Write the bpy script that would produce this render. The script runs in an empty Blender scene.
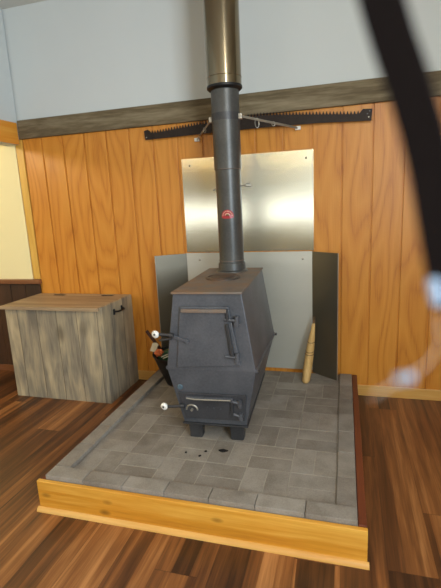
import bpy, bmesh, math, random
from mathutils import Vector, Matrix, Euler
random.seed(7)
C = bpy.context.scene.collection
PI = math.pi

# ------------------------------------------------------------------ node helpers
class NT:
    def __init__(s, name):
        s.m = bpy.data.materials.new(name); s.m.use_nodes = True
        s.t = s.m.node_tree; s.b = s.t.nodes['Principled BSDF']
    def n(s, kind, **kw):
        x = s.t.nodes.new(kind)
        for k, v in kw.items(): setattr(x, k, v)
        return x
    def set(s, sock, v):
        if hasattr(v, 'is_output') or isinstance(v, bpy.types.NodeSocket): s.t.links.new(v, sock)
        else: sock.default_value = v
    def coord(s, which='Object'):
        return s.n('ShaderNodeTexCoord').outputs[which]
    def world(s):
        return s.n('ShaderNodeNewGeometry').outputs['Position']
    def mapping(s, vec, scale=(1,1,1), loc=(0,0,0), rot=(0,0,0)):
        x = s.n('ShaderNodeMapping'); s.set(x.inputs['Vector'], vec)
        x.inputs['Scale'].default_value = scale; x.inputs['Location'].default_value = loc; x.inputs['Rotation'].default_value = rot
        return x.outputs[0]
    def noise(s, vec, scale=5, detail=4, rough=.55, dist=0, out='Fac'):
        x = s.n('ShaderNodeTexNoise'); s.set(x.inputs['Vector'], vec)
        x.inputs['Scale'].default_value = scale; x.inputs['Detail'].default_value = detail
        x.inputs['Roughness'].default_value = rough; x.inputs['Distortion'].default_value = dist
        return x.outputs[out]
    def wave(s, vec, scale=5, dist=3, dscale=1, detail=2, direction='X', drough=.5):
        x = s.n('ShaderNodeTexWave'); s.set(x.inputs['Vector'], vec); x.bands_direction = direction
        x.inputs['Scale'].default_value = scale; x.inputs['Distortion'].default_value = dist
        x.inputs['Detail'].default_value = detail; x.inputs['Detail Scale'].default_value = dscale
        x.inputs['Detail Roughness'].default_value = drough
        return x.outputs['Fac']
    def math(s, op, a, b=0.0, clamp=False):
        x = s.n('ShaderNodeMath', operation=op); x.use_clamp = clamp
        s.set(x.inputs[0], a); s.set(x.inputs[1], b); return x.outputs[0]
    def mix(s, f, a, b, mode='MIX'):
        x = s.n('ShaderNodeMix', data_type='RGBA', blend_type=mode)
        s.set(x.inputs['Factor'], f); s.set(x.inputs['A'], a); s.set(x.inputs['B'], b)
        return x.outputs['Result']
    def ramp(s, f, stops):
        x = s.n('ShaderNodeValToRGB'); s.set(x.inputs[0], f)
        cr = x.color_ramp
        while len(cr.elements) < len(stops): cr.elements.new(.5)
        for e, (p, c) in zip(cr.elements, stops):
            e.position = p; e.color = c if len(c) == 4 else (*c, 1)
        return x.outputs[0]
    def sep(s, v):
        x = s.n('ShaderNodeSeparateXYZ'); s.set(x.inputs[0], v); return x.outputs
    def comb(s, x_, y_, z_):
        x = s.n('ShaderNodeCombineXYZ')
        for i, v in enumerate((x_, y_, z_)): s.set(x.inputs[i], v)
        return x.outputs[0]
    def white(s, v, dims='3D'):
        x = s.n('ShaderNodeTexWhiteNoise', noise_dimensions=dims)
        if dims == '1D': s.set(x.inputs['W'], v)
        else: s.set(x.inputs['Vector'], v)
        return x.outputs['Value']
    def island(s):
        return s.n('ShaderNodeNewGeometry').outputs['Random Per Island']
    def bump(s, h, strength=.2, dist=.01):
        x = s.n('ShaderNodeBump'); s.set(x.inputs['Height'], h)
        x.inputs['Strength'].default_value = strength; x.inputs['Distance'].default_value = dist
        s.t.links.new(x.outputs[0], s.b.inputs['Normal'])
    def out(s, color=None, rough=None, metal=None, spec=None, coat=None):
        if color is not None: s.set(s.b.inputs['Base Color'], color)
        if rough is not None: s.set(s.b.inputs['Roughness'], rough)
        if metal is not None: s.set(s.b.inputs['Metallic'], metal)
        if spec is not None: s.set(s.b.inputs['Specular IOR Level'], spec)
        if coat is not None: s.set(s.b.inputs['Coat Weight'], coat)
        return s.m

def lin(r, g, b):
    f = lambda c: (c/255/12.92 if c/255 <= .04045 else ((c/255+.055)/1.055)**2.4)
    return (f(r), f(g), f(b), 1)

def plain(name, rgb, rough=.5, metal=0, var=.12, scale=20, spec=.5):
    k = NT(name); c = lin(*rgb)
    n = k.noise(k.coord(), scale, 3)
    d = tuple(x*(1-var) for x in c[:3])+(1,); l = tuple(min(1, x*(1+var)) for x in c[:3])+(1,)
    return k.out(k.ramp(n, [(.3, d), (.7, l)]), rough, metal, spec)

def mat_plywood():
    k = NT('varnished_plywood'); p = k.world()
    q = k.mapping(p, (1, 1, .16))
    big = k.noise(q, 2.6, 2, .5)
    # contour lines of a stretched noise field: cathedral figure
    rings = k.math('FRACT', k.math('MULTIPLY', big, 16))
    rings = k.math('ABSOLUTE', k.math('SUBTRACT', rings, .5))
    fine = k.noise(k.mapping(p, (1, 1, .035)), 150, 3, .6)
    f = k.math('ADD', k.math('MULTIPLY', rings, .95), k.math('MULTIPLY', fine, .75))
    col = k.ramp(f, [(.25, lin(178,106,30)), (.5, lin(203,132,44)), (.9, lin(214,146,56))])
    tone = k.noise(k.mapping(p, (1, 1, .3)), 1.7, 2)
    col = k.mix(k.math('MULTIPLY', tone, .35), col, lin(188,114,36))
    k.out(col, .38, spec=.5)
    saw = k.noise(k.mapping(p, (.12, 1, 1)), 190, 2, .6)
    k.bump(k.math('ADD', k.math('MULTIPLY', saw, .8), k.math('MULTIPLY', fine, .5)), .22, .004)
    return k.m

def mat_floor():
    k = NT('plank_floor'); x, y, z = k.sep(k.world())
    W, L = .176, 1.35
    xi = k.math('FLOOR', k.math('DIVIDE', x, W))
    off = k.white(xi, '1D')
    yy = k.math('ADD', k.math('DIVIDE', y, L), off)
    yi = k.math('FLOOR', yy)
    rnd = k.white(k.comb(xi, yi, 3.0))
    wob = k.math('MULTIPLY', k.noise(k.comb(k.math('MULTIPLY', x, 3.0), k.math('MULTIPLY', y, .5), rnd), 2.0, 2), .05)
    si = k.math('FLOOR', k.math('DIVIDE', k.math('ADD', x, wob), W/2.6))
    srnd = k.white(k.comb(si, yi, xi))
    v = k.comb(x, k.math('ADD', k.math('MULTIPLY', y, .05), k.math('MULTIPLY', rnd, 9)), k.math('MULTIPLY', rnd, 17))
    s1 = k.noise(v, 20, 4, .6, .4)
    s2 = k.noise(k.comb(x, k.math('MULTIPLY', y, .03), k.math('MULTIPLY', rnd, 5)), 190, 2)
    f = k.math('ADD', k.math('MULTIPLY', s1, .80), k.math('MULTIPLY', k.math('SUBTRACT', rnd, .4), .16))
    f = k.math('ADD', f, k.math('MULTIPLY', k.math('SUBTRACT', srnd, .34), .38))
    f = k.math('ADD', f, k.math('MULTIPLY', k.math('SUBTRACT', s2, .5), .20))
    col = k.ramp(f, [(.24, lin(54,32,18)), (.42, lin(90,54,29)), (.58, lin(128,80,42)), (.78, lin(176,122,72))])
    # seams
    fx = k.math('FRACT', k.math('DIVIDE', x, W)); fy = k.math('FRACT', yy)
    ex = k.math('MINIMUM', fx, k.math('SUBTRACT', 1.0, fx)); ey = k.math('MINIMUM', fy, k.math('SUBTRACT', 1.0, fy))
    sx = k.math('LESS_THAN', ex, .006); sy = k.math('LESS_THAN', ey, .0012)
    seam = k.math('MAXIMUM', sx, sy)
    col = k.mix(k.math('MULTIPLY', seam, .55), col, lin(45,22,12))
    k.out(col, .36, spec=.45)
    k.bump(k.math('SUBTRACT', k.math('MULTIPLY', s2, .3), seam), .12, .002)
    return k.m

def mat_wood(name, dark, mid, light, axis='X', sc=1.0, rough=.5, knots=False, stretch=.05, grain=60, spec=.5, base=9, coat=None):
    """grain runs along axis, in object coordinates"""
    k = NT(name); p = k.coord()
    s = [1, 1, 1]; s['XYZ'.index(axis)] = stretch
    q = k.mapping(p, tuple(a*sc for a in s))
    a = k.noise(q, base, 4, .6, .6); b = k.noise(q, grain, 3, .6)
    f = k.math('ADD', k.math('MULTIPLY', a, .7), k.math('MULTIPLY', b, .3))
    col = k.ramp(f, [(.3, lin(*dark)), (.5, lin(*mid)), (.68, lin(*light))])
    if knots:
        vo = k.n('ShaderNodeTexVoronoi'); k.set(vo.inputs['Vector'], k.mapping(p, (4.2, 0, 9))); vo.inputs['Scale'].default_value = 1
        kn = k.ramp(vo.outputs['Distance'], [(.06, (1,1,1)), (.17, (0,0,0))])
        col = k.mix(k.math('MULTIPLY', kn, .75), col, lin(*[c*.45 for c in dark]))
    k.out(col, rough, spec=spec, coat=coat)
    k.bump(b, .12, .003)
    return k.m

def mat_weathered():
    """wide weathered boards with their joints, figure upright (object Z)"""
    k = NT('weathered_boards'); p = k.coord(); x, y, z = k.sep(p)
    W = .168
    u = k.math('ADD', k.math('ADD', x, y), .02)
    i = k.math('FLOOR', k.math('DIVIDE', u, W)); r = k.white(i, '1D')
    v = k.comb(u, k.math('MULTIPLY', z, .16), k.math('MULTIPLY', r, 7))
    a = k.noise(v, 13, 4, .55, .5); b = k.noise(k.comb(u, k.math('MULTIPLY', z, .05), r), 120, 3)
    blot = k.noise(k.comb(u, k.math('MULTIPLY', z, .6), k.math('MULTIPLY', r, 3)), 5, 2)
    f = k.math('ADD', k.math('MULTIPLY', a, .75), k.math('MULTIPLY', k.math('SUBTRACT', r, .5), .10))
    f = k.math('ADD', f, k.math('MULTIPLY', b, .22))
    col = k.ramp(f, [(.32, lin(114,106,94)), (.46, lin(150,138,116)), (.56, lin(176,159,128)), (.70, lin(194,179,150))])
    col = k.mix(k.math('MULTIPLY', k.ramp(blot, [(.5,(0,0,0)), (.7,(1,1,1))]), .55), col, lin(108,104,94))
    # knots
    vo = k.n('ShaderNodeTexVoronoi'); k.set(vo.inputs['Vector'], k.comb(k.math('MULTIPLY', u, 3.4), k.math('MULTIPLY', z, 1.9), 1.3)); vo.inputs['Scale'].default_value = 1
    kn = k.ramp(vo.outputs['Distance'], [(.05, (1,1,1)), (.16, (0,0,0))])
    col = k.mix(k.math('MULTIPLY', kn, .6), col, lin(84,72,58))
    fr = k.math('FRACT', k.math('DIVIDE', u, W)); e = k.math('MINIMUM', fr, k.math('SUBTRACT', 1.0, fr))
    col = k.mix(k.math('MULTIPLY', k.math('LESS_THAN', e, .012), .75), col, lin(66,56,44))
    k.out(col, .6, spec=.3); k.bump(b, .1, .003)
    return k.m

def mat_paver():
    k = NT('grey_paver'); p = k.world(); r = k.island()
    a = k.noise(p, 9, 4); b = k.noise(p, 160, 3, .7)
    f = k.math('ADD', k.math('MULTIPLY', a, .5), k.math('ADD', k.math('MULTIPLY', r, .20), k.math('MULTIPLY', b, .42)))
    col = k.ramp(f, [(.28, lin(98,88,79)), (.52, lin(124,115,104)), (.76, lin(148,140,129))])
    hz = k.noise(p, 3.5, 5, .7)
    col = k.mix(k.math('MULTIPLY', k.ramp(hz, [(.48,(0,0,0)), (.68,(1,1,1))]), .35), col, lin(156,150,141))
    k.out(col, .8, spec=.25); k.bump(b, .25, .003)
    return k.m

def mat_stove(name, dark, light, rust=None, rough=.45):
    k = NT(name); p = k.coord()
    a = k.noise(p, 6, 4); b = k.noise(p, 90, 3, .6)
    f = k.math('ADD', k.math('MULTIPLY', a, .65), k.math('MULTIPLY', b, .35))
    col = k.ramp(f, [(.35, lin(*dark)), (.65, lin(*light))])
    if rust:
        rr = k.noise(k.mapping(p, (1,1,1), (3,1,2)), 9, 5, .65)
        col = k.mix(k.ramp(rr, [(.42,(0,0,0)), (.62,(1,1,1))]), col, lin(*rust))
    k.out(col, rough, .35, .5); k.bump(b, .15, .002)
    return k.m

def mat_sheet(name, rgb, rough, wav=.25, metal=1.0, aniso=.0, tan=(1, 0, 0)):
    k = NT(name); p = k.coord()
    br = k.noise(k.mapping(p, (.02, 1, 1)), 420, 2)
    bl = k.noise(p, 3.2, 2)
    c = lin(*rgb)
    col = k.ramp(k.math('ADD', k.math('MULTIPLY', br, .25), k.math('MULTIPLY', bl, .75)), [(.3, tuple(x*.9 for x in c[:3])), (.7, c)])
    k.out(col, rough, metal)
    if aniso:
        k.b.inputs['Anisotropic'].default_value = aniso; k.set(k.b.inputs['Tangent'], k.comb(*[float(q_) for q_ in tan]))
    k.bump(k.math('ADD', k.math('MULTIPLY', k.noise(k.mapping(p, (1.0, 1, 1.6)), 1.6, 1), 1.0), k.math('MULTIPLY', br, .01)), wav, .05)
    return k.m

def mat_paint(name, rgb):
    k = NT(name); p = k.world(); c = lin(*rgb)
    a = k.noise(p, 1.2, 3); b = k.noise(p, 260, 2)
    col = k.ramp(a, [(.3, tuple(x*.96 for x in c[:3])), (.7, c)])
    k.out(col, .75, spec=.25); k.bump(b, .08, .002)
    return k.m

M = dict(
    ply=mat_plywood(), floor=mat_floor(), boards=mat_weathered(), paver=mat_paver(),
    paint=mat_paint('grey_white_paint', (204,208,206)), cream=mat_paint('cream_paint', (240,228,178)),
    tan=mat_paint('tan_paint', (124,106,60)), ceil=mat_paint('ceiling_paint', (214,212,204)),
    barn=mat_wood('barn_wood', (62,52,37), (106,93,70), (144,131,106), 'X', rough=.7, spec=.2, base=9, stretch=.12),
    header=mat_wood('varnished_pine', (196,116,30), (222,146,48), (234,170,74), 'Y', rough=.35, base=6),
    strip=mat_wood('yellow_pine_strip', (176,124,44), (206,156,66), (224,180,90), 'Z', rough=.4),
    pine=mat_wood('knotty_pine', (160,98,24), (202,136,40), (226,172,76), 'X', rough=.35, knots=True, base=5),
    basepine=mat_wood('pine_baseboard', (190,132,60), (210,158,82), (224,180,108), 'X', rough=.4),
    redwood=mat_wood('stained_side_board', (70,30,16), (98,46,24), (122,62,34), 'Y', rough=.45),
    darkwood=mat_wood('dark_wainscot_wood', (38,24,16), (58,36,24), (84,54,36), 'Z', rough=.55, base=6),
    capwood=mat_wood('rail_wood', (92,54,30), (122,76,46), (146,96,60), 'X', rough=.45),
    lid=mat_wood('lid_boards', (122,100,76), (160,136,106), (192,168,136), 'X', rough=.5, spec=.35, base=14),
    straw=mat_wood('broom_straw', (176,134,74), (208,168,104), (226,190,130), 'Z', rough=.75, grain=200, stretch=.03),
    stick=mat_wood('dark_stick', (44,22,14), (74,38,24), (96,54,34), 'Z', rough=.6),
    stove=mat_stove('stove_steel', (74,76,81), (98,99,104)),
    rusty=mat_stove('rusty_top', (108,100,94), (130,118,108), (134,108,86), .6),
    ashm=mat_stove('ash_door_steel', (56,56,59), (76,76,80), None, .45),
    lidm=mat_stove('cook_lid_iron', (58,54,51), (88,78,70), (104,82,66), .5),
    iron=mat_stove('dark_iron', (48,48,50), (70,69,70), None, .45),
    pipe=mat_stove('flue_pipe', (64,63,61), (85,84,81), None, .38),
    chim=mat_sheet('dark_stainless', (142,129,106), .14, .02, 1.0, .85, (0, 0, 1)),
    sheet=mat_sheet('brushed_stainless', (206,200,180), .25, .05, 1.0, .9),
    sheet2=mat_sheet('dull_galvanized', (202,201,190), .38, .06, .55),
    wing=mat_sheet('shaded_wing_steel', (126,119,104), .42, .06, .85),  # shield sheet darkened so the wings carry their dim reflections in the colour
    blackm=plain('black_metal', (26,25,25), .45, .3),
    sawm=plain('old_saw_steel', (46,36,30), .6, .5, .25, 30),
    zinc=plain('zinc_strap', (176,170,158), .4, .8),
    porc=plain('white_porcelain', (236,232,224), .25, 0, .03),
    red=plain('red_enamel', (168,46,54), .4, 0, .05), cream2=plain('pale_enamel', (232,206,176), .4, 0, .03),
    gold=plain('gold_enamel', (176,140,70), .4, 0, .05), black=plain('black_enamel', (22,20,20), .5),
    mortar=plain('mortar', (150,142,129), .9, 0, .12, 40, .1),
    teal=plain('blue_grey_badge', (84,104,116), .4, .3),
    green=plain('green_carton_print', (28,66,36), .5), orange=plain('orange_wrap', (190,96,50), .6),
    paper=plain('white_paper', (222,210,180), .8, 0, .04), thread=plain('stitch_thread', (92,66,38), .8),
    webbing=plain('black_webbing', (22,17,16), .9, 0, .3, 900, .05), glint=plain('pale_glint', (140,156,176), .25, 0, .03),
    cord=plain('thin_pale_cord', (150,130,112), .6, 0, .05),
    char=plain('charcoal', (34,32,31), .9, 0, .2, 60, .1),
    white=plain('white_frame_paint', (232,230,224), .5, 0, .03),
)

# ------------------------------------------------------------------ mesh helpers
class MB:
    def __init__(s): s.bm = bmesh.new()
    def box(s, x0, x1, y0, y1, z0, z1, mat=None):
        vs = [s.bm.verts.new((x, y, z)) for z in (z0, z1) for y in (y0, y1) for x in (x0, x1)]
        if mat is not None:
            for v in vs: v.co = mat @ v.co
        for f in ((0,2,3,1),(4,5,7,6),(0,1,5,4),(2,6,7,3),(0,4,6,2),(1,3,7,5)):
            s.bm.faces.new([vs[i] for i in f])
        return s
    def prism(s, pts, vec, mat=None):
        """closed polygon of 3D points pushed along vec"""
        a = [s.bm.verts.new(p) for p in pts]; b = [s.bm.verts.new(Vector(p)+Vector(vec)) for p in pts]
        if mat is not None:
            for v in a+b: v.co = mat @ v.co
        n = len(pts)
        s.bm.faces.new(a); s.bm.faces.new(list(reversed(b)))
        for i in range(n): s.bm.faces.new([a[i], b[i], b[(i+1)%n], a[(i+1)%n]])
        return s
    def tube(s, path, r, seg=12, closed=False, caps=True):
        path = [Vector(p) for p in path]; n = len(path); rings = []
        rs = r if isinstance(r, (list, tuple)) else [r]*n
        up = None
        for i, p in enumerate(path):
            if closed: t = (path[(i+1)%n]-path[i-1]).normalized()
            else: t = (path[min(i+1, n-1)]-path[max(i-1, 0)]).normalized()
            if up is None: up = t.orthogonal().normalized()
            up = (up - t*up.dot(t)).normalized(); sd = t.cross(up)
            rings.append([s.bm.verts.new(p+rs[i]*(math.cos(2*PI*k/seg)*up+math.sin(2*PI*k/seg)*sd)) for k in range(seg)])
        m = n if closed else n-1
        for i in range(m):
            a, b = rings[i], rings[(i+1)%n]
            for k in range(seg): s.bm.faces.new([a[k], a[(k+1)%seg], b[(k+1)%seg], b[k]])
        if caps and not closed:
            s.bm.faces.new(list(reversed(rings[0]))); s.bm.faces.new(rings[-1])
        return s
    def lathe(s, prof, c=(0,0,0), seg=40, mat=None, cap0=True, cap1=True):
        """profile of (r, z) about the vertical axis"""
        rings = []
        for r, z in prof:
            rings.append([s.bm.verts.new((c[0]+r*math.cos(2*PI*k/seg), c[1]+r*math.sin(2*PI*k/seg), c[2]+z)) for k in range(seg)])
        if mat is not None:
            for rg in rings:
                for v in rg: v.co = mat @ v.co
        for a, b in zip(rings, rings[1:]):
            for k in range(seg): s.bm.faces.new([a[k], a[(k+1)%seg], b[(k+1)%seg], b[k]])
        if cap0: s.bm.faces.new(list(reversed(rings[0])))
        if cap1: s.bm.faces.new(rings[-1])
        return s
    def ball(s, c, r, sc=(1,1,1), seg=16):
        bmesh.ops.create_uvsphere(s.bm, u_segments=seg, v_segments=seg//2, radius=r,
            matrix=Matrix.Translation(c) @ Matrix.Diagonal((*sc, 1)))
        return s
    def build(s, name, mat, parent=None, bevel=0, smooth=False, loc=None):
        bmesh.ops.recalc_face_normals(s.bm, faces=s.bm.faces[:])
        if loc is not None:
            for v in s.bm.verts: v.co -= Vector(loc)
        me = bpy.data.meshes.new(name); s.bm.to_mesh(me); s.bm.free()
        o = bpy.data.objects.new(name, me); C.objects.link(o)
        me.materials.append(mat)
        if smooth:
            for p in me.polygons: p.use_smooth = True
            me.set_sharp_from_angle(angle=math.radians(40))
        if bevel:
            b = o.modifiers.new('Bevel', 'BEVEL'); b.width = bevel; b.segments = 2; b.limit_method = 'ANGLE'; b.angle_limit = math.radians(35)
        if parent is not None: o.parent = parent
        if loc is not None: o.location = loc
        return o

def thing(name, label, cat, loc=(0,0,0), rotz=0, group=None):
    o = bpy.data.objects.new(name, None); C.objects.link(o)
    o.location = loc; o.rotation_euler = (0, 0, rotz); o.empty_display_size = .1
    o['label'] = label; o['category'] = cat
    if group: o['group'] = group
    return o
def tag(o, label, cat, group=None):
    o['label'] = label; o['category'] = cat
    if group: o['group'] = group
    return o
def struct(o, label=None, cat=None):
    o['kind'] = 'structure'
    if label: o['label'] = label
    if cat: o['category'] = cat
    return o

XL, XR, YF, ZC = -5.2, 1.45, -5.2, 2.9
CX = -2.487          # face of the header wall on the left

# ------------------------------------------------------------------ setting
struct(MB().box(XL-.1, XR+.1, YF-.1, .15, -.1, 0).build('floor', M['floor']), 'brown streaked wood plank floor', 'floor')
struct(MB().box(XL-.1, XR+.1, YF-.1, .15, ZC, ZC+.1).build('ceiling', M['ceil']), 'pale flat ceiling', 'ceiling')
struct(MB().box(CX-.05, XR+.1, .014, .15, 0, ZC).build('wall_back', M['paint']), 'grey white painted wall above the wooden beam', 'wall')
struct(MB().box(XL-.1, CX-.05, .0, .15, 0, ZC).build('wall_beyond', M['cream']), 'cream wall beyond the opening on the left', 'wall')
struct(MB().box(CX-.12, CX, YF, 0, 1.925, ZC).build('wall_left', M['paint']), 'grey painted wall above the opening at the left edge', 'wall')
SY0, SY1, SZ0, SZ1 = -5.05, -3.15, 1.1, 2.4
wr = MB().box(XR, XR+.1, YF-.1, SY0, 0, ZC).box(XR, XR+.1, SY1, .014, 0, ZC).box(XR, XR+.1, SY0, SY1, 0, SZ0).box(XR, XR+.1, SY0, SY1, SZ1, ZC)
wf = MB()
for y_ in (SY0+.03, (SY0+SY1)/2, SY1-.03): wf.box(XR+.03, XR+.08, y_-.03, y_+.03, SZ0, SZ1)
wf.box(XR+.03, XR+.08, SY0, SY1, SZ0, SZ0+.05).box(XR+.03, XR+.08, SY0, SY1, SZ1-.05, SZ1)
struct(wf.build('window_2', M['white'], bevel=.004), 'window in the right side wall behind the viewer', 'window')
struct(wr.build('wall_right', M['paint']), 'grey white side wall on the right', 'wall')
struct(MB().box(XL-.1, XL, YF-.1, 0, 0, ZC).build('wall_far_left', M['cream']), 'cream side wall of the space beyond the opening', 'wall')
# wall behind the camera with a wide window
WX0, WX1, WZ0, WZ1 = -4.5, .3, .96, 1.40
w = MB().box(XL, WX0, YF-.1, YF, 0, ZC).box(WX1, XR, YF-.1, YF, 0, ZC).box(WX0, WX1, YF-.1, YF, 0, WZ0).box(WX0, WX1, YF-.1, YF, WZ1, ZC)
struct(w.build('wall_front', M['tan']), 'tan painted wall behind the viewer with a wide window', 'wall')
win = MB()
for x in (WX0+.03, (2*WX0+WX1)/3, (WX0+2*WX1)/3, WX1-.03): win.box(x-.03, x+.03, YF-.08, YF-.02, WZ0, WZ1)
win.box(WX0, WX1, YF-.08, YF-.02, WZ0, WZ0+.05).box(WX0, WX1, YF-.08, YF-.02, WZ1-.05, WZ1)
struct(win.build('window_1', M['white'], bevel=.004), 'wide window behind the viewer', 'window')

# plywood panelling with vertical grooves
SP, G0, GW = .1885, -.020, .013
pl = MB().box(-2.53, XR, .010, .013, 0, 2.0)
k = math.ceil((-2.456-G0)/SP)
edges = [-2.456] + [G0+SP*i for i in range(k, k+30) if G0+SP*i < XR-.02] + [XR]
for a, b in zip(edges, edges[1:]):
    pl.box(a+(GW/2 if a != -2.456 else 0), b-(GW/2 if b != XR else 0), 0, .010, 0, 2.0)
struct(pl.build('wall_panelling', M['ply'], bevel=.002), 'orange varnished plywood panelling with upright grooves', 'wall')

struct(MB().box(-2.468, XR, -.025, .013, 1.964, 2.103).build('trim_1', M['barn'], bevel=.004), 'grey weathered barn board running across the wall top of the panelling', 'trim')
struct(MB().box(CX, CX+.018, YF, -.026, 1.925, 2.085).build('trim_2', M['header'], bevel=.003), 'orange pine board over the opening at the left edge', 'trim')
struct(MB().box(-2.522, -2.457, -.012, -.0005, .845, 1.963).build('trim_3', M['strip'], bevel=.003), 'yellow pine strip at the end of the panelling', 'trim')
# wainscot beyond
wn = MB(); x = XL
while x < -2.47:
    wn.box(x, min(x+.148, -2.46), -.014, -.0005, .055, .805); x += .152
struct(wn.build('trim_4', M['darkwood'], bevel=.002), 'dark brown board wainscot behind the wooden chest', 'wainscot')
struct(MB().box(XL, -2.452, -.036, -.0005, .806, .843).build('trim_5', M['capwood'], bevel=.004), 'brown rail along the top of the dark wainscot', 'rail')
struct(MB().box(XL, -2.46, -.02, -.0005, 0, .056).build('baseboard_beyond', M['capwood'], bevel=.003), 'brown baseboard below the dark wainscot', 'baseboard')
struct(MB().box(.099, XR, -.014, -.0005, 0, .079).build('baseboard_back', M['basepine'], bevel=.003), 'light pine baseboard right of the hearth', 'baseboard')
struct(MB().box(-2.455, -1.385, -.011, -.0005, 0, .079).build('baseboard_left', M['basepine'], bevel=.003), 'light pine baseboard behind the chest', 'baseboard')

# ------------------------------------------------------------------ hearth
HX0, HX1, HY0, HY1, HT, FT = -1.356, .064, -1.524, -.020, .174, .152
BD = .084
hearth = thing('raised_hearth', 'raised square hearth of grey brick pavers in a yellow pine frame', 'hearth', ((HX0+HX1)/2, (HY0+HY1)/2, 0))
hl = hearth.location
def hp(mb, name, mat, **kw):
    o = mb.build(name, mat, None, loc=None, **kw)
    for v in o.data.vertices: v.co -= Vector(hl)
    o.parent = hearth; return o
hp(MB().box(HX0-.034, HX1+.036, HY0-.022, HY0-.001, 0, .153), 'front_board', M['pine'], bevel=.003)
for x0, x1 in ((HX1+.001, HX1+.034), (HX0-.030, HX0-.001)):
    hp(MB().box(x0, x1, HY0, HY1, 0, .158 if x0 > 0 else .150), 'side_board', M['redwood'], bevel=.003)
# quarter round along the foot of the front board
q = [(0, 0)] + [(-.019*math.cos(t*PI/12), .019*math.sin(t*PI/12)) for t in range(7)]
hp(MB().prism([(HX0-.040, HY0-.0225+a, b) for a, b in q], (HX1-HX0+.083, 0, 0)), 'quarter_round', M['basepine'], smooth=True)
hp(MB().box(HX0, HX1, HY0, HY1, .0005, .1480), 'mortar_bed', M['mortar'])
def brick(mb, x0, x1, y0, y1, z0, z1, g=.0021):
    j = lambda: random.uniform(-.0012, .0012)
    mb.box(x0+g+j(), x1-g+j(), y0+g+j(), y1-g+j(), z0, z1+random.uniform(-.0012, .0008))
bor = MB()
n = 7; L = (HX1-HX0)/n
for i in range(n):
    brick(bor, HX0+i*L, HX0+(i+1)*L, HY0, HY0+BD, .150, HT, .0012)
m = 7; L2 = (HY1-HY0-BD)/m
for i in range(m):
    brick(bor, HX0, HX0+BD, HY0+BD+i*L2, HY0+BD+(i+1)*L2, .150, HT, .0012)
    brick(bor, HX1-BD, HX1, HY0+BD+i*L2, HY0+BD+(i+1)*L2, .150, HT-.012, .0012)
hp(bor, 'brick_border', M['paver'], bevel=.0025)
fld = MB()
fx0, fx1, fy0 = HX0+BD, HX1-BD, HY0+BD
nx = 6; c = (fx1-fx0)/nx; ny = 7; cy_ = (HY1-fy0)/ny
for i in range(nx):
    for j in range(ny):
        x0, y0 = fx0+i*c, fy0+j*cy_
        if (i+j) % 2:
            brick(fld, x0, x0+c, y0, y0+cy_/2, .1485, FT); brick(fld, x0, x0+c, y0+cy_/2, y0+cy_, .1485, FT)
        else:
            brick(fld, x0, x0+c/2, y0, y0+cy_, .1485, FT); brick(fld, x0+c/2, x0+c, y0, y0+cy_, .1485, FT)
hp(fld, 'brick_field', M['paver'], bevel=.0022)
mf = MB().box(fx0, fx1, fy0, HY1, .1481, .1507)
hp(mf, 'mortar_joints', M['mortar'])

# ------------------------------------------------------------------ stove
stove = thing('wood_stove', 'dark grey six-sided steel wood stove on the brick hearth', 'stove', (-.648, -1.075, FT), math.radians(2.8))
SL = .765
hexa = [(-.170,.120), (.170,.120), (.234,.417), (.175,.816), (-.175,.816), (-.234,.417)]
hexa[0], hexa[1] = (-.171,.098), (.171,.098)
fy = lambda z: max(0, .417-z)*.1178+max(0, z-.417)*.012
bm_ = MB(); n6 = 6
fr_ = [bm_.bm.verts.new((x, fy(z), z)) for x, z in hexa]; bk_ = [bm_.bm.verts.new((x*(1.05 if z == .417 else 1), SL, z-(.036 if z == .417 else 0))) for x, z in hexa]
bm_.bm.faces.new([fr_[0], fr_[1], fr_[2], fr_[5]]); bm_.bm.faces.new([fr_[5], fr_[2], fr_[3], fr_[4]]); bm_.bm.faces.new(list(reversed(bk_)))
for i in range(6): bm_.bm.faces.new([fr_[i], bk_[i], bk_[(i+1)%6], fr_[(i+1)%6]])
body = bm_.build('firebox', M['stove'], stove, bevel=.005)
MB().box(-.181, .181, -.010, SL+.006, .814, .824).build('top_plate', M['rusty'], stove, bevel=.002)
MB().box(-.178, .178, .028, SL+.004, .090, .100).build('bottom_plate', M['iron'], stove, bevel=.002)
for sx in (-1, 1):   # seam flange along each side ridge
    MB().prism([(sx*.229, .004, .409), (sx*.241, .004, .409), (sx*.241, .004, .425), (sx*.229, .004, .425)], (sx*.011, SL-.008, -.036)).build('seam_flange', M['stove'], stove, bevel=.002)
    MB().tube([(sx*.240, SL-.02, .382), (sx*.264, SL-.02, .382)], .009).build('side_bolt', M['iron'], stove, smooth=True)
    if sx > 0: MB().box(min(sx*.222, sx*.244), max(sx*.222, sx*.244), .03, .055, .395, .42).build('side_lug', M['iron'], stove, bevel=.003)
for x in (-.115, .113):
    for y in (.056, SL-.09):
        pts = [(x-.040, y, .095), (x+.040, y, .095), (x+.034, y, .0), (x-.034, y, .0)]
        lg = MB(); lg.prism(pts, (0, .055, 0)); lg.build('leg', M['iron'], stove, bevel=.004)
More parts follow.
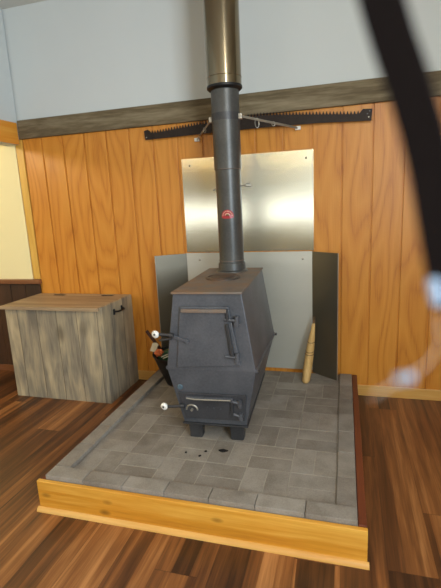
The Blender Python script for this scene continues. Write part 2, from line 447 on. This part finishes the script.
# loading door
d = MB().prism([(-.138,0,.752), (.110,0,.753), (.163,0,.449), (-.174,0,.429)], (0, -.013, 0)).build('loading_door', M['stove'], stove, bevel=.004)
MB().prism([(-.128,-.013,.742), (.102,-.013,.742), (.102,-.013,.724), (-.128,-.013,.724)], (0, -.016, 0)).build('top_bar', M['rusty'], d, bevel=.003)
MB().prism([(.097,-.013,.742), (.112,-.013,.742), (.112,-.013,.684), (.097,-.013,.684)], (0, -.012, 0)).build('bar_end', M['iron'], d, bevel=.003)
MB().prism([(.094,-.013,.668), (.110,-.013,.668), (.132,-.013,.505), (.114,-.013,.503)], (0, -.016, 0)).build('upright_bar', M['iron'], d, bevel=.003)
for x, z in ((.152,.684), (.147,.495)):
    h = MB().tube([(x-.062, -.016, z+.004), (x, -.018, z)], .0085)
    h.tube([(x, -.004, z-.014), (x, -.03, z-.014)], .012)
    h.tube([(x, -.020, z-.028), (x, -.020, z+.024)], .011)
    h.build('hinge', M['stove'], d, smooth=True)
la = MB().tube([(-.111, -.006, .573), (-.111, -.026, .573)], .012)
la.prism([(-.111,-.014,.582), (-.195,-.014,.610), (-.195,-.014,.590), (-.111,-.014,.564)], (0, -.008, 0))
la.build('latch', M['stove'], stove, bevel=.003)
def handle(x0, x1, z0, z1, y):
    MB().tube([(x0, y, z0), (x1+.02, y, z1)], .008).tube([(x0, y, z0), (x0-.02, y, z0)], .0125).build('handle_rod', M['iron'], stove, smooth=True)
    kn = MB().lathe([(.003,-.012), (.014,-.011), (.0195,-.004), (.0205,.004), (.017,.010), (.008,.013)], mat=Matrix.Translation((x1, y, z1)) @ Matrix.Rotation(PI/2+.25, 4, 'X') @ Matrix.Rotation(-.3, 4, 'Y'), seg=24)
    ko = kn.build('white_knob', M['porc'], stove, smooth=True); ko['label'] = 'white porcelain knob'
    MB().tube([(x1+.001, y-.010, z1+.002), (x1-.001, y-.017, z1+.002)], .005).build('knob_screw', M['black'], ko, smooth=True)
handle(-.175, -.270, .606, .610, -.028)
handle(-.155, -.268, .206, .197, .008)
MB().tube([(-.190,-.02,.585), (-.235,-.012,.575), (-.262,.002,.568), (-.262,.03,.566), (-.20,.045,.566)], .005).build('latch_loop', M['iron'], stove, smooth=True)
# ash door
a = MB().prism([(-.186,0,.283), (.180,0,.283), (.164,0,.130), (-.158,0,.128)], (0, -.010, 0)).build('ash_door', M['ashm'], stove, bevel=.003)
a.rotation_euler.x = .1173; a.location = (0, .0488, .0029)
b_ = MB().prism([(-.142,-.010,.266), (.112,-.010,.270), (.112,-.010,.252), (-.142,-.010,.250)], (0, -.016, 0))
b_.build('cross_bar', M['stove'], a, bevel=.003)
MB().tube([(-.135,-.028,.262), (-.09,-.030,.258), (.10,-.030,.262)], .004).build('poker_rod', M['zinc'], a, smooth=True)
for x, z in ((.146,.238), (.146,.162)):
    MB().tube([(x-.055,-.013,z+.012), (x, -.016, z)], .008).tube([(x,-.018,z-.02),(x,-.018,z+.02)], .0105).tube([(x,-.002,z),(x,-.03,z)], .011).build('hinge', M['stove'], a, smooth=True)
MB().prism([(.098,-.010,.245), (.112,-.010,.245), (.108,-.010,.165), (.092,-.010,.165)], (0, -.012, 0)).build('upright_bar', M['iron'], a, bevel=.002)
arc = [(-.115+.030*math.cos(t), -.014, .184+.030*math.sin(t)) for t in [PI*i/10 for i in range(11)]]
MB().tube(arc, .005).tube([(-.115,-.012,.186), (-.115,-.024,.186)], .007).build('draft_arc', M['zinc'], a, smooth=True)
MB().lathe([(.014,0), (.016,.003), (.012,.007)], seg=24, mat=Matrix.Translation((-.172,.011,.312)) @ Matrix.Rotation(PI/2, 4, 'X')).build('round_badge', M['teal'], stove, smooth=True)
for k2 in range(3):
    MB().lathe([(.004,0), (.004,.004)], seg=12, mat=Matrix.Translation((-.03+.035*k2,-.010,.205-.004*k2)) @ Matrix.Rotation(PI/2, 4, 'X')).build('rivet', M['stove'], a, smooth=True)
MB().lathe([(.100,0), (.100,.006), (.090,.010), (.086,.006), (.074,.006), (.070,.010), (.02,.011)], (.0, .39, .824)).build('cook_lid', M['lidm'], stove, smooth=True)
MB().lathe([(.100,0), (.098,.006), (.087,.012), (.085,.050), (.0845,.050)], (0, .656, .824)).build('flue_collar', M['pipe'], stove, smooth=True)

# ------------------------------------------------------------------ flue
PX, PY = -.680, -.420
flue = thing('stove_pipe', 'dark grey stove pipe rising from the stove top', 'pipe', (PX, PY, 1.026))
z0 = 1.026
MB().lathe([(.080,0), (.080,.006), (.077,.008), (.077,.593), (.0795,.593)]).build('lower_pipe', M['pipe'], flue, smooth=True)
MB().lathe([(.0775,.565), (.0825,.566), (.0825,1.02)]).build('upper_pipe', M['pipe'], flue, smooth=True)
for zz in (.568, .020):
    MB().tube([(.0825*math.cos(t), .0825*math.sin(t), zz) if zz > .1 else (.0785*math.cos(t), .0785*math.sin(t), zz) for t in [2*PI*i/40 for i in range(40)]], .0018, 6, True).build('joint_ring', M['rusty'], flue, smooth=True)
MB().lathe([(.0833,.832), (.0838,.836), (.0838,.846), (.0833,.850)], cap0=False, cap1=False).build('joint_bead', M['pipe'], flue, smooth=True)
dh = MB().tube([(-.100, 0, .452), (.105, 0, .470)], .0032, 8)
coil = [(.103+.001*i, .010*math.cos(i*.9), .470+.010*math.sin(i*.9)) for i in range(36)]
dh.tube(coil, .0024, 6)
dh.build('damper_handle', M['zinc'], flue, smooth=True)

chim = thing('chimney_pipe', 'shiny dark stainless chimney pipe above the stove pipe', 'pipe', (PX, PY, 2.036))
MB().lathe([(.1005,.020), (.1005,ZC-2.036)]).build('outer_pipe', M['chim'], chim, smooth=True)
MB().tube([(.1004*math.cos(2*PI*i/40), .1004*math.sin(2*PI*i/40), .070) for i in range(40)], .0016, 6, True).build('pipe_bead', M['chim'], chim, smooth=True)
MB().lathe([(.0830,.0), (.090,.0), (.1035,.012), (.1035,.024), (.099,.026)], cap0=True).build('trim_ring', M['blackm'], chim, smooth=True)

th = thing('pipe_thermometer', 'small red half-round dial thermometer on the stove pipe', 'thermometer', (PX, PY, 1.325))
ca = math.atan2(-3.05-PY, 0-PX) - .19
def onpipe(u, v, r):
    t = ca+u/.077; return (r*math.cos(t), r*math.sin(t), v)
def shell(outline, r0, r1):
    mb = MB(); n_ = len(outline)
    cu = sum(p[0] for p in outline)/n_; cv = sum(p[1] for p in outline)/n_
    f = [mb.bm.verts.new(onpipe(u, v, r1)) for u, v in outline]; bk = [mb.bm.verts.new(onpipe(u, v, r0)) for u, v in outline]
    c1 = mb.bm.verts.new(onpipe(cu, cv, r1+.001)); c0 = mb.bm.verts.new(onpipe(cu, cv, r0))
    for i in range(n_):
        j = (i+1) % n_
        mb.bm.faces.new([f[i], f[j], c1]); mb.bm.faces.new([bk[j], bk[i], c0]); mb.bm.faces.new([f[i], bk[i], bk[j], f[j]])
    return mb
half = [(.037*math.cos(t), -.006+.038*math.sin(t)) for t in [PI*i/20 for i in range(21)]] + [(-.035, -.015), (-.018, -.020), (.018, -.020), (.035, -.015)]
fc = shell(half, .0775, .0805).build('dial_face', M['red'], th)
inner = [(.009*math.cos(t), -.004+.010*math.sin(t)) for t in [PI*i/12 for i in range(13)]]
shell(inner, .0805, .0822).build('dial_window', M['black'], th)
rim = [onpipe(.012*math.cos(t), -.003+.0135*math.sin(t), .0824) for t in [PI*(.05+.09*i) for i in range(11)]]
MB().tube(rim, .0022, 6).build('pale_arc', M['cream2'], th, smooth=True)
tk = MB()
for i in range(9):
    t = PI*(.04+.115*i); tk.ball(onpipe(.0275*math.cos(t), -.004+.0275*math.sin(t), .0815), .0033, seg=8)
tk.build('scale_marks', M['cream2'], th, smooth=True)
MB().tube([onpipe(0,-.003,.083), onpipe(.005,.010,.083)], .0016, 6).build('needle', M['gold'], th)

br = thing('pipe_bracket', 'metal bracket clamped round the stove pipe with two arms to the wall', 'bracket', (PX, PY, 1.889))
MB().lathe([(.0828,-.021), (.0850,-.021), (.0850,.021), (.0828,.021)], cap0=False, cap1=False).build('clamp_band', M['iron'], br, smooth=True)
def arm(p, q, tabs):
    p, q = Vector(p)-br.location, Vector(q)-br.location
    t = (q-p).normalized(); sd = t.cross(Vector((0,0,1))).normalized()
    mb = MB(); w_ = .007
    up = Vector((0,0,1))
    pts = [p+up*w_, p-up*w_, q-up*w_, q+up*w_]
    mb.prism([tuple(v+sd*.002) for v in pts], tuple(-sd*.004))
    ao = mb.build('bracket_arm', M['zinc'], br, bevel=.001)
    MB().box(q.x-.018, q.x+.018, q.y-.004, q.y+.018, q.z-.012, q.z+.012).build('wall_tab', M['porc'], ao, bevel=.003)
    MB().box(p.x-.012, p.x+.012, p.y-.012, p.y+.012, p.z-.018, p.z+.014).build('clamp_ear', M['zinc'], ao, bevel=.003)
arm((PX-.088, PY-.01, 1.885), (-1.000, -.0185, 1.841), 1)
arm((PX+.088, PY-.01, 1.890), (-.300, -.0185, 1.856), 1)
def ring(p, rx, rz, label, tilt):
    pts = [(rx*math.cos(t), .25*rx*math.cos(t), -rz+rz*math.sin(t)) for t in [2*PI*i/20 for i in range(20)]]
    o = MB().tube(pts, .0022, 6, True).build('wire_ring', M['zinc'], smooth=True)
    o.location = p; o.rotation_euler = (0, 0, tilt)
    tag(o, label, 'ring', 'wire rings hanging from the bracket arms')
def along(p, q, f): return tuple(Vector(p).lerp(Vector(q), f))
Lp, Lq = (PX-.088, PY-.01, 1.893), (-1.000, -.0185, 1.849)
Rp, Rq = (PX+.088, PY-.01, 1.898), (-.300, -.0185, 1.864)
ring(along(Lp, Lq, .42), .011, .016, 'small wire ring hanging from the left bracket arm', .9)
ring(along(Rp, Rq, .27), .012, .028, 'long wire loop on the right bracket arm close to the pipe', .2)
ring(along(Rp, Rq, .55), .010, .013, 'small wire ring halfway along the right bracket arm', .2)

# ------------------------------------------------------------------ saw on the wall
saw = thing('crosscut_saw', 'long rusty two-man crosscut saw hung teeth up under the barn board', 'saw', (-.62, -.030, 1.87))
top = [(-1.392,1.930), (-1.362,1.938), (-1.345,1.924), (-1.299,1.922), (-.929,1.952), (-.534,1.967), (-.283,1.947), (.058,1.917), (.094,1.917), (.104,1.931), (.161,1.927)]
bot = [(.156,1.857), (-.176,1.873), (-.548,1.877), (-.913,1.874), (-1.386,1.869)]
def topz(x):
    for (a0, b0), (a1, b1) in zip(top, top[1:]):
        if a0 <= x <= a1: return b0+(b1-b0)*(x-a0)/(a1-a0)
pts = top[:3]
x = -1.335; tw = .0115
while x < .085:
    z = topz(x+tw)
    pts += [(x, z-.012), (x+tw*.45, z+.006), (x+tw*.75, z+.006), (x+tw*1.2, z-.012)]
    x += tw*1.85
pts += top[9:] + bot
MB().prism([(a_+.62, -.002, b_2-1.87) for a_, b_2 in pts], (0, .004, 0)).build('toothed_blade', M['sawm'], saw)
for x, z in ((-1.375,1.885), (.140,1.880)):
    MB().tube([(x+.62, -.006, z-1.87), (x+.62, .030, z-1.87)], .004, 8).build('nail', M['zinc'], saw, smooth=True)
for x, z in ((.145,1.915), (.132,1.900)):
    MB().tube([(x+.62, -.0035, z-1.87), (x+.62, .0, z-1.87)], .004, 8).build('rivet', M['stove'], saw, smooth=True)

# ------------------------------------------------------------------ metal shields
up = thing('wall_shield', 'brushed stainless sheet screwed to the panelling behind the stove pipe', 'heat shield', (-.665, -.002, 1.05))
mb = MB()
NX, NZ = 24, 16
gv = [[None]*(NX+1) for _ in range(NZ+1)]
for side, yy in ((0, -.0035), (1, -.0015)):
    for j in range(NZ+1):
        for i in range(NX+1):
            gv[j][i] = mb.bm.verts.new((-.465+.93*i/NX, yy, .668*j/NZ))
    for j in range(NZ):
        for i in range(NX): mb.bm.faces.new([gv[j][i], gv[j][i+1], gv[j+1][i+1], gv[j+1][i]])
    edge = [gv[0][i] for i in range(NX+1)]+[gv[j][NX] for j in range(1, NZ+1)]+[gv[NZ][i] for i in range(NX-1, -1, -1)]+[gv[j][0] for j in range(NZ-1, 0, -1)]
    if side == 0: e0 = edge
    else:
        for i in range(len(edge)):
            j = (i+1) % len(edge); mb.bm.faces.new([e0[i], edge[i], edge[j], e0[j]])
mb.build('steel_sheet', M['sheet'], up)
for x, z in ((-.404,.619), (.416,.615)):
    MB().ball((x, -.005, z), .008, (1,.5,1), 10).build('screw', M['zinc'], up, smooth=True)

fs = thing('folding_shield', 'three-panel dull metal heat shield standing behind the stove', 'heat shield', (-.672, -.006, FT))
PB, PT = .022, .892
MB().box(-.461, .461, -.006, -.003, PB, PT).build('center_panel', M['sheet2'], fs)
def wing(p, q):
    p, q = Vector((*p, 0)), Vector((*q, 0)); t = (q-p).normalized(); nrm = Vector((-t.y, t.x, 0))
    base = [p+nrm*.0015, q+nrm*.0015, q-nrm*.0015, p-nrm*.0015]
    o = MB().prism([(v.x, v.y, .0195 if q.x < 0 else .004) for v in base], (0, 0, PT-.022 if q.x < 0 else PT-.006)).build('side_wing', M['wing'], fs)
    MB().tube([(q.x, q.y, .0215 if q.x < 0 else .004), (q.x, q.y, PT-.002)], .003, 8).build('folded_edge', M['zinc'], o, smooth=True)
wing((-.462, -.006), (-.662, -.135)); wing((.462, -.006), (.636, -.132))
for x, z in ((-.36,.841), (.397,.839), (.398,.070), (-.36,.07)):
    MB().ball((x, -.008, z), .008, (1,.5,1), 10).build('screw', M['zinc'], fs, smooth=True)

# ------------------------------------------------------------------ whisk broom
wb = thing('whisk_broom', 'straw whisk broom leaning upright against the metal shield', 'broom', (-.246, -.186, FT))
tip = Vector((.052, .100, .420))
def along_w(f): return tip*f
def oval(f, a_, b_2, seg=20):
    o = along_w(f); return [(o.x+a_*math.cos(2*PI*i/seg), o.y+b_2*math.sin(2*PI*i/seg), o.z) for i in range(seg)]
mb = MB(); prof = [(0.0,.020,.030), (.03,.028,.044), (.18,.031,.052), (.40,.030,.046), (.56,.027,.038), (.72,.021,.028), (.84,.015,.018), (.95,.010,.012)]
rings = [[mb.bm.verts.new(p) for p in oval(*x)] for x in prof]
for r0, r1 in zip(rings, rings[1:]):
    for i in range(20): mb.bm.faces.new([r0[i], r0[(i+1)%20], r1[(i+1)%20], r1[i]])
mb.bm.faces.new(list(reversed(rings[0]))); mb.bm.faces.new(rings[-1])
mb.build('straw_bundle', M['straw'], wb, smooth=True)
for f, a_, b_2 in ((.46,.0300,.0435), (.50,.0290,.0415), (.65,.0240,.0325)):
    MB().tube(oval(f, a_, b_2), .0022, 6, True).build('stitching', M['thread'], wb, smooth=True)
MB().tube([along_w(.93), along_w(1.0)], [.0105, .009], 12).build('handle_cap', M['thread'], wb, smooth=True)
t0 = along_w(1.0)
MB().tube([t0, t0+Vector((.008,.004,.018)), t0+Vector((.0,.006,.030)), t0+Vector((-.008,.004,.018)), t0+Vector((-.002,0,.0))], .0025, 6).build('hanging_loop', M['thread'], wb, smooth=True)

# ------------------------------------------------------------------ wooden chest
X0, X1, Y0, Y1, H = -2.445, -1.622, -.460, -.022, .699
ch = thing('wooden_chest', 'weathered wood storage chest with a flat lid on the floor left of the hearth', 'chest', ((X0+X1)/2, (Y0+Y1)/2, 0))
cl = ch.location
def cp(mb, name, mat, par=ch, **kw):
    o = mb.build(name, mat, None, **kw)
    for v in o.data.vertices: v.co -= Vector(cl)
    o.parent = par; return o
cp(MB().box(X0, X1-.019, Y0, Y0+.018, 0, H), 'front_panel', M['boards'], bevel=.0015)
cp(MB().box(X1-.018, X1, Y0+.0005, Y1+.008, 0, .7235), 'side_panel', M['boards'], bevel=.0015)
cp(MB().box(X0, X0+.018, Y0+.019, Y1, 0, H), 'side_panel', M['boards'], bevel=.0015)
cp(MB().box(X0+.019, X1-.019, Y1-.018, Y1, 0, H), 'back_panel', M['boards'])
cp(MB().box(X0+.019, X1-.019, Y0+.019, Y1-.019, .02, .038), 'bottom_panel', M['boards'])
ld = cp(MB().box(X0-.026, X1-.019, Y0-.022, Y1-.052, H+.0005, .724), 'lid', M['lid'], bevel=.002)
cp(MB().box(X0-.026, X1-.019, Y1-.049, Y1+.008, H+.0005, .724), 'rear_rail', M['lid'], bevel=.002)
for x in (-2.24, -1.80):
    cp(MB().box(x-.05, x+.05, Y1-.066, Y1-.036, .7215, .725).prism([(x-.05, Y1-.051, .724), (x-.05, Y1-.047, .728), (x-.05, Y1-.054, .728)], (.1,0,0)), 'hinge', M['iron'])
hd = [(X1-.002,-.305,.656), (X1+.022,-.304,.657), (X1+.030,-.295,.656), (X1+.032,-.250,.654), (X1+.030,-.200,.652), (X1+.022,-.190,.655), (X1-.002,-.189,.658)]
cp(MB().tube(hd, .0065, 10).tube([(X1+.003,-.305,.676),(X1+.003,-.305,.634)], .009, 10).tube([(X1+.003,-.189,.676),(X1+.003,-.189,.640)], .008, 10), 'pull_handle', M['blackm'], smooth=True)

# ------------------------------------------------------------------ ash bucket and what is in it
BX, BY = -1.128, -.335
bk = thing('ash_bucket', 'black flared metal bucket standing behind the left side of the stove', 'bucket', (BX, BY, FT))
MB().lathe([(.088,0), (.092,.004), (.138,.12), (.172,.218), (.178,.220), (.178,.226), (.170,.226), (.132,.12), (.086,.010)], seg=36).build('bucket_body', M['blackm'], bk, smooth=True)
hb = [(-.178*math.cos(t), -.02-.07*math.sin(t), .220+.025*math.sin(t)) for t in [PI*i/14 for i in range(15)]]
MB().tube(hb, .004, 8).build('bail_handle', M['iron'], bk, smooth=True)
def rod(name, p, q, r, mat, label, cat, seg=8):
    p, q = Vector(p), Vector(q); d_ = q-p
    o = MB().tube([(0,0,0), (0,0,d_.length*.5), (0,0,d_.length)], [r, r*.92, r*.85], seg).build(name, mat, smooth=seg > 6)
    o.location = p; o.rotation_euler = d_.to_track_quat('Z', 'Y').to_euler()
    return tag(o, label, cat)
rod('kindling_stick', (BX-.02, BY+.05, FT+.04), (-1.348, -.350, .532), .014, M['stick'], 'dark brown stick poking out of the black bucket toward the chest', 'stick')
pp = MB().prism([(-.020,0,-.03), (.020,.004,-.03), (.024,.01,.03), (.004,.014,.036), (-.018,.006,.03)], (.002,.012,0)).build('paper_scrap', M['paper'], bevel=.002)
pp.location = (-1.278, -.405, .425); pp.rotation_euler = (.1, .35, .2)
tag(pp, 'small pale paper scrap at the left rim of the black bucket', 'paper')
gc = thing('green_carton', 'dark green printed carton stuffed in the black bucket beside the stove', 'carton', (-1.150, -.385, .275), .35)
g_ = MB().box(-.055, .055, -.03, .03, 0, .14).build('carton_body', M['green'], gc, bevel=.004); g_.rotation_euler = (0, -.35, 0)
pm = MB()
for z_, w_ in ((.12,.035), (.105,.028), (.055,.04)): pm.box(-w_, w_, -.0312, -.0302, z_-.004, z_+.004)
p_ = pm.build('white_print', M['paper'], gc); p_.rotation_euler = (0, -.35, 0)
ow = MB().ball((0,0,0), .034, (1.0,.7,.8), 12)
for v in ow.bm.verts: v.co *= 1+random.uniform(-.22, .22)
o = ow.build('orange_wrapper', M['orange']); o.location = (-1.226, -.430, .400); tag(o, 'crumpled orange wrapper in the black bucket next to the green carton', 'wrapper')

# charcoal on the pavers
def flake(x, y, sx, sy, rz, label):
    mb = MB().ball((0,0,.0035), 1, (sx, sy, .004), 10)
    for v in mb.bm.verts:
        k_ = 1+random.uniform(-.18, .18); v.co.x *= k_; v.co.y *= k_
    o = mb.build('charcoal_flake', M['char'], smooth=True); o.location = (x, y, FT-.001); o.rotation_euler.z = rz
    tag(o, label, 'charcoal', 'charcoal crumbs in front of the stove')
flake(-.586, -1.128, .026, .014, .1, 'largest dark charcoal flake on the pavers before the stove')
flake(-.672, -1.150, .008, .008, .5, 'small charcoal crumb on the pavers straight before the stove, left of the largest flake')
flake(-.690, -1.195, .009, .006, .9, 'tiny charcoal crumb farthest from the stove on the pavers')
flake(-.770, -1.180, .006, .006, .2, 'tiny charcoal crumb on the pavers before the left stove leg')

# ------------------------------------------------------------------ camera and its hanging strap
f_px, pit, yaw, rol, D_, H_ = 431.87, .207, -.2835, -.0485, 3.0465, 1.3976
fw = Vector((math.sin(yaw)*math.cos(pit), math.cos(yaw)*math.cos(pit), -math.sin(pit)))
rt = Vector((math.cos(yaw), -math.sin(yaw), 0)); uu = rt.cross(fw)
r2 = math.cos(rol)*rt+math.sin(rol)*uu; u2 = math.cos(rol)*uu-math.sin(rol)*rt
cam = bpy.data.cameras.new('camera'); co = bpy.data.objects.new('camera', cam); C.objects.link(co)
mw = Matrix((r2, u2, -fw)).transposed().to_4x4(); mw.translation = Vector((0, -D_, H_)); co.matrix_world = mw
cam.sensor_fit = 'VERTICAL'; cam.sensor_height = 36; cam.sensor_width = 27; cam.lens = f_px*36/588
cam.clip_start = .01; cam.dof.use_dof = True; cam.dof.focus_distance = 2.45; cam.dof.aperture_fstop = 4.2
bpy.context.scene.camera = co

sp = [(.0052,-2.8765,1.4900), (.0064,-2.8779,1.4787), (.0084,-2.8798,1.4675), (.0107,-2.8809,1.4595), (.0146,-2.8825,1.4466), (.0191,-2.8841,1.4337),
      (.0239,-2.8862,1.4177), (.0275,-2.8886,1.4017), (.0302,-2.8913,1.3857), (.0332,-2.8939,1.3697), (.0352,-2.8950,1.3610)]
st = thing('wrist_strap', 'dark camera wrist strap hanging close at the upper right edge', 'strap', sp[-1])
base = Vector(sp[-1])
mb = MB(); prev = None
for i, p in enumerate(sp):
    p = Vector(p); t = (Vector(sp[min(i+1, len(sp)-1)])-Vector(sp[max(i-1, 0)])).normalized()
    view = Vector((-.35, -.9, .1)).normalized(); sd = t.cross(view).normalized(); nn = sd.cross(t).normalized()
    hw = .0068; th_ = .0011
    rg = [mb.bm.verts.new(p-base+a_*hw*sd+b_2*th_*nn) for a_, b_2 in ((-1,-.5), (-.92,-1), (.92,-1), (1,-.5), (1,.5), (.92,1), (-.92,1), (-1,.5))]
    if prev:
        for k_ in range(8): mb.bm.faces.new([prev[k_], prev[(k_+1)%8], rg[(k_+1)%8], rg[k_]])
    else: mb.bm.faces.new(rg)
    prev = rg
mb.bm.faces.new(list(reversed(prev)))
mb.build('webbing', M['webbing'], st, smooth=True)
bu = MB().box(-.0020, .0020, -.0012, .0012, -.0045, .0045).build('strap_glint', M['glint'], st, bevel=.0012)  # pale block added for the bluish flash glint at the strap end
bu.location = Vector((.0276,-2.9014,1.3672))-base; bu.rotation_euler = (0, -.25, -.28)
cpts = [(.0285,-2.9020,1.3600), (.0292,-2.9045,1.3510), (.0252,-2.9073,1.3452), (.0185,-2.9097,1.3414), (.0130,-2.9120,1.3385), (.0089,-2.9135,1.3360)]
cpts = [Vector(p)-base for p in cpts]
MB().tube(cpts, .00028, 8).build('thin_cord', M['cord'], st, smooth=True)
bd = MB().tube([cpts[3]+Vector((.0022,-.0008,.0009)), cpts[3]-Vector((.0022,-.0008,.0009))], .0015, 12).build('cord_glint', M['glint'], st, smooth=True)  # pale bead added in place of a white flare on the cord

# ------------------------------------------------------------------ light
def area(name, loc, rot, sx, sy, power, col):
    l = bpy.data.lights.new(name, 'AREA'); l.shape = 'RECTANGLE'; l.size = sx; l.size_y = sy; l.energy = power; l.color = col
    o = bpy.data.objects.new(name, l); C.objects.link(o); o.location = loc; o.rotation_euler = rot; return o
def point(name, loc, power, col, r=.08):
    l = bpy.data.lights.new(name, 'POINT'); l.energy = power; l.color = col; l.shadow_soft_size = r
    o = bpy.data.objects.new(name, l); C.objects.link(o); o.location = loc; return o
area('window_daylight', ((WX0+WX1)/2, YF-.01, (WZ0+WZ1)/2), (PI/2, 0, 0), WX1-WX0-.1, WZ1-WZ0-.1, 17, (.97, 1, .98))
area('side_window_daylight', (XR+.015, -4.1, 1.75), (PI/2, 0, PI/2), 1.86, 1.26, 165, (.74, .88, 1))
point('fill_lamp', (.5, -2.7, 2.6), 30, (1, .94, .84), .15)  # unseen fill light, added to brighten the chest's right side
point('pendant_lamp_left', (-2.35, -4.4, 2.15), 8, (1, .80, .45), .05)
point('pendant_lamp_right', (-.70, -4.4, 2.13), 8, (1, .80, .45), .05)
point('beyond_lamp', (-3.5, -1.5, 2.2), 44, (1, .80, .50), .10)

W = bpy.data.worlds.new('outdoors'); bpy.context.scene.world = W; W.use_nodes = True
W.node_tree.nodes['Background'].inputs[0].default_value = (.75, .85, 1, 1); W.node_tree.nodes['Background'].inputs[1].default_value = .8

vs = bpy.context.scene.view_settings
vs.view_transform = 'Standard'; vs.look = 'None'; vs.gamma = 1; vs.use_curve_mapping = False; vs.exposure = .2
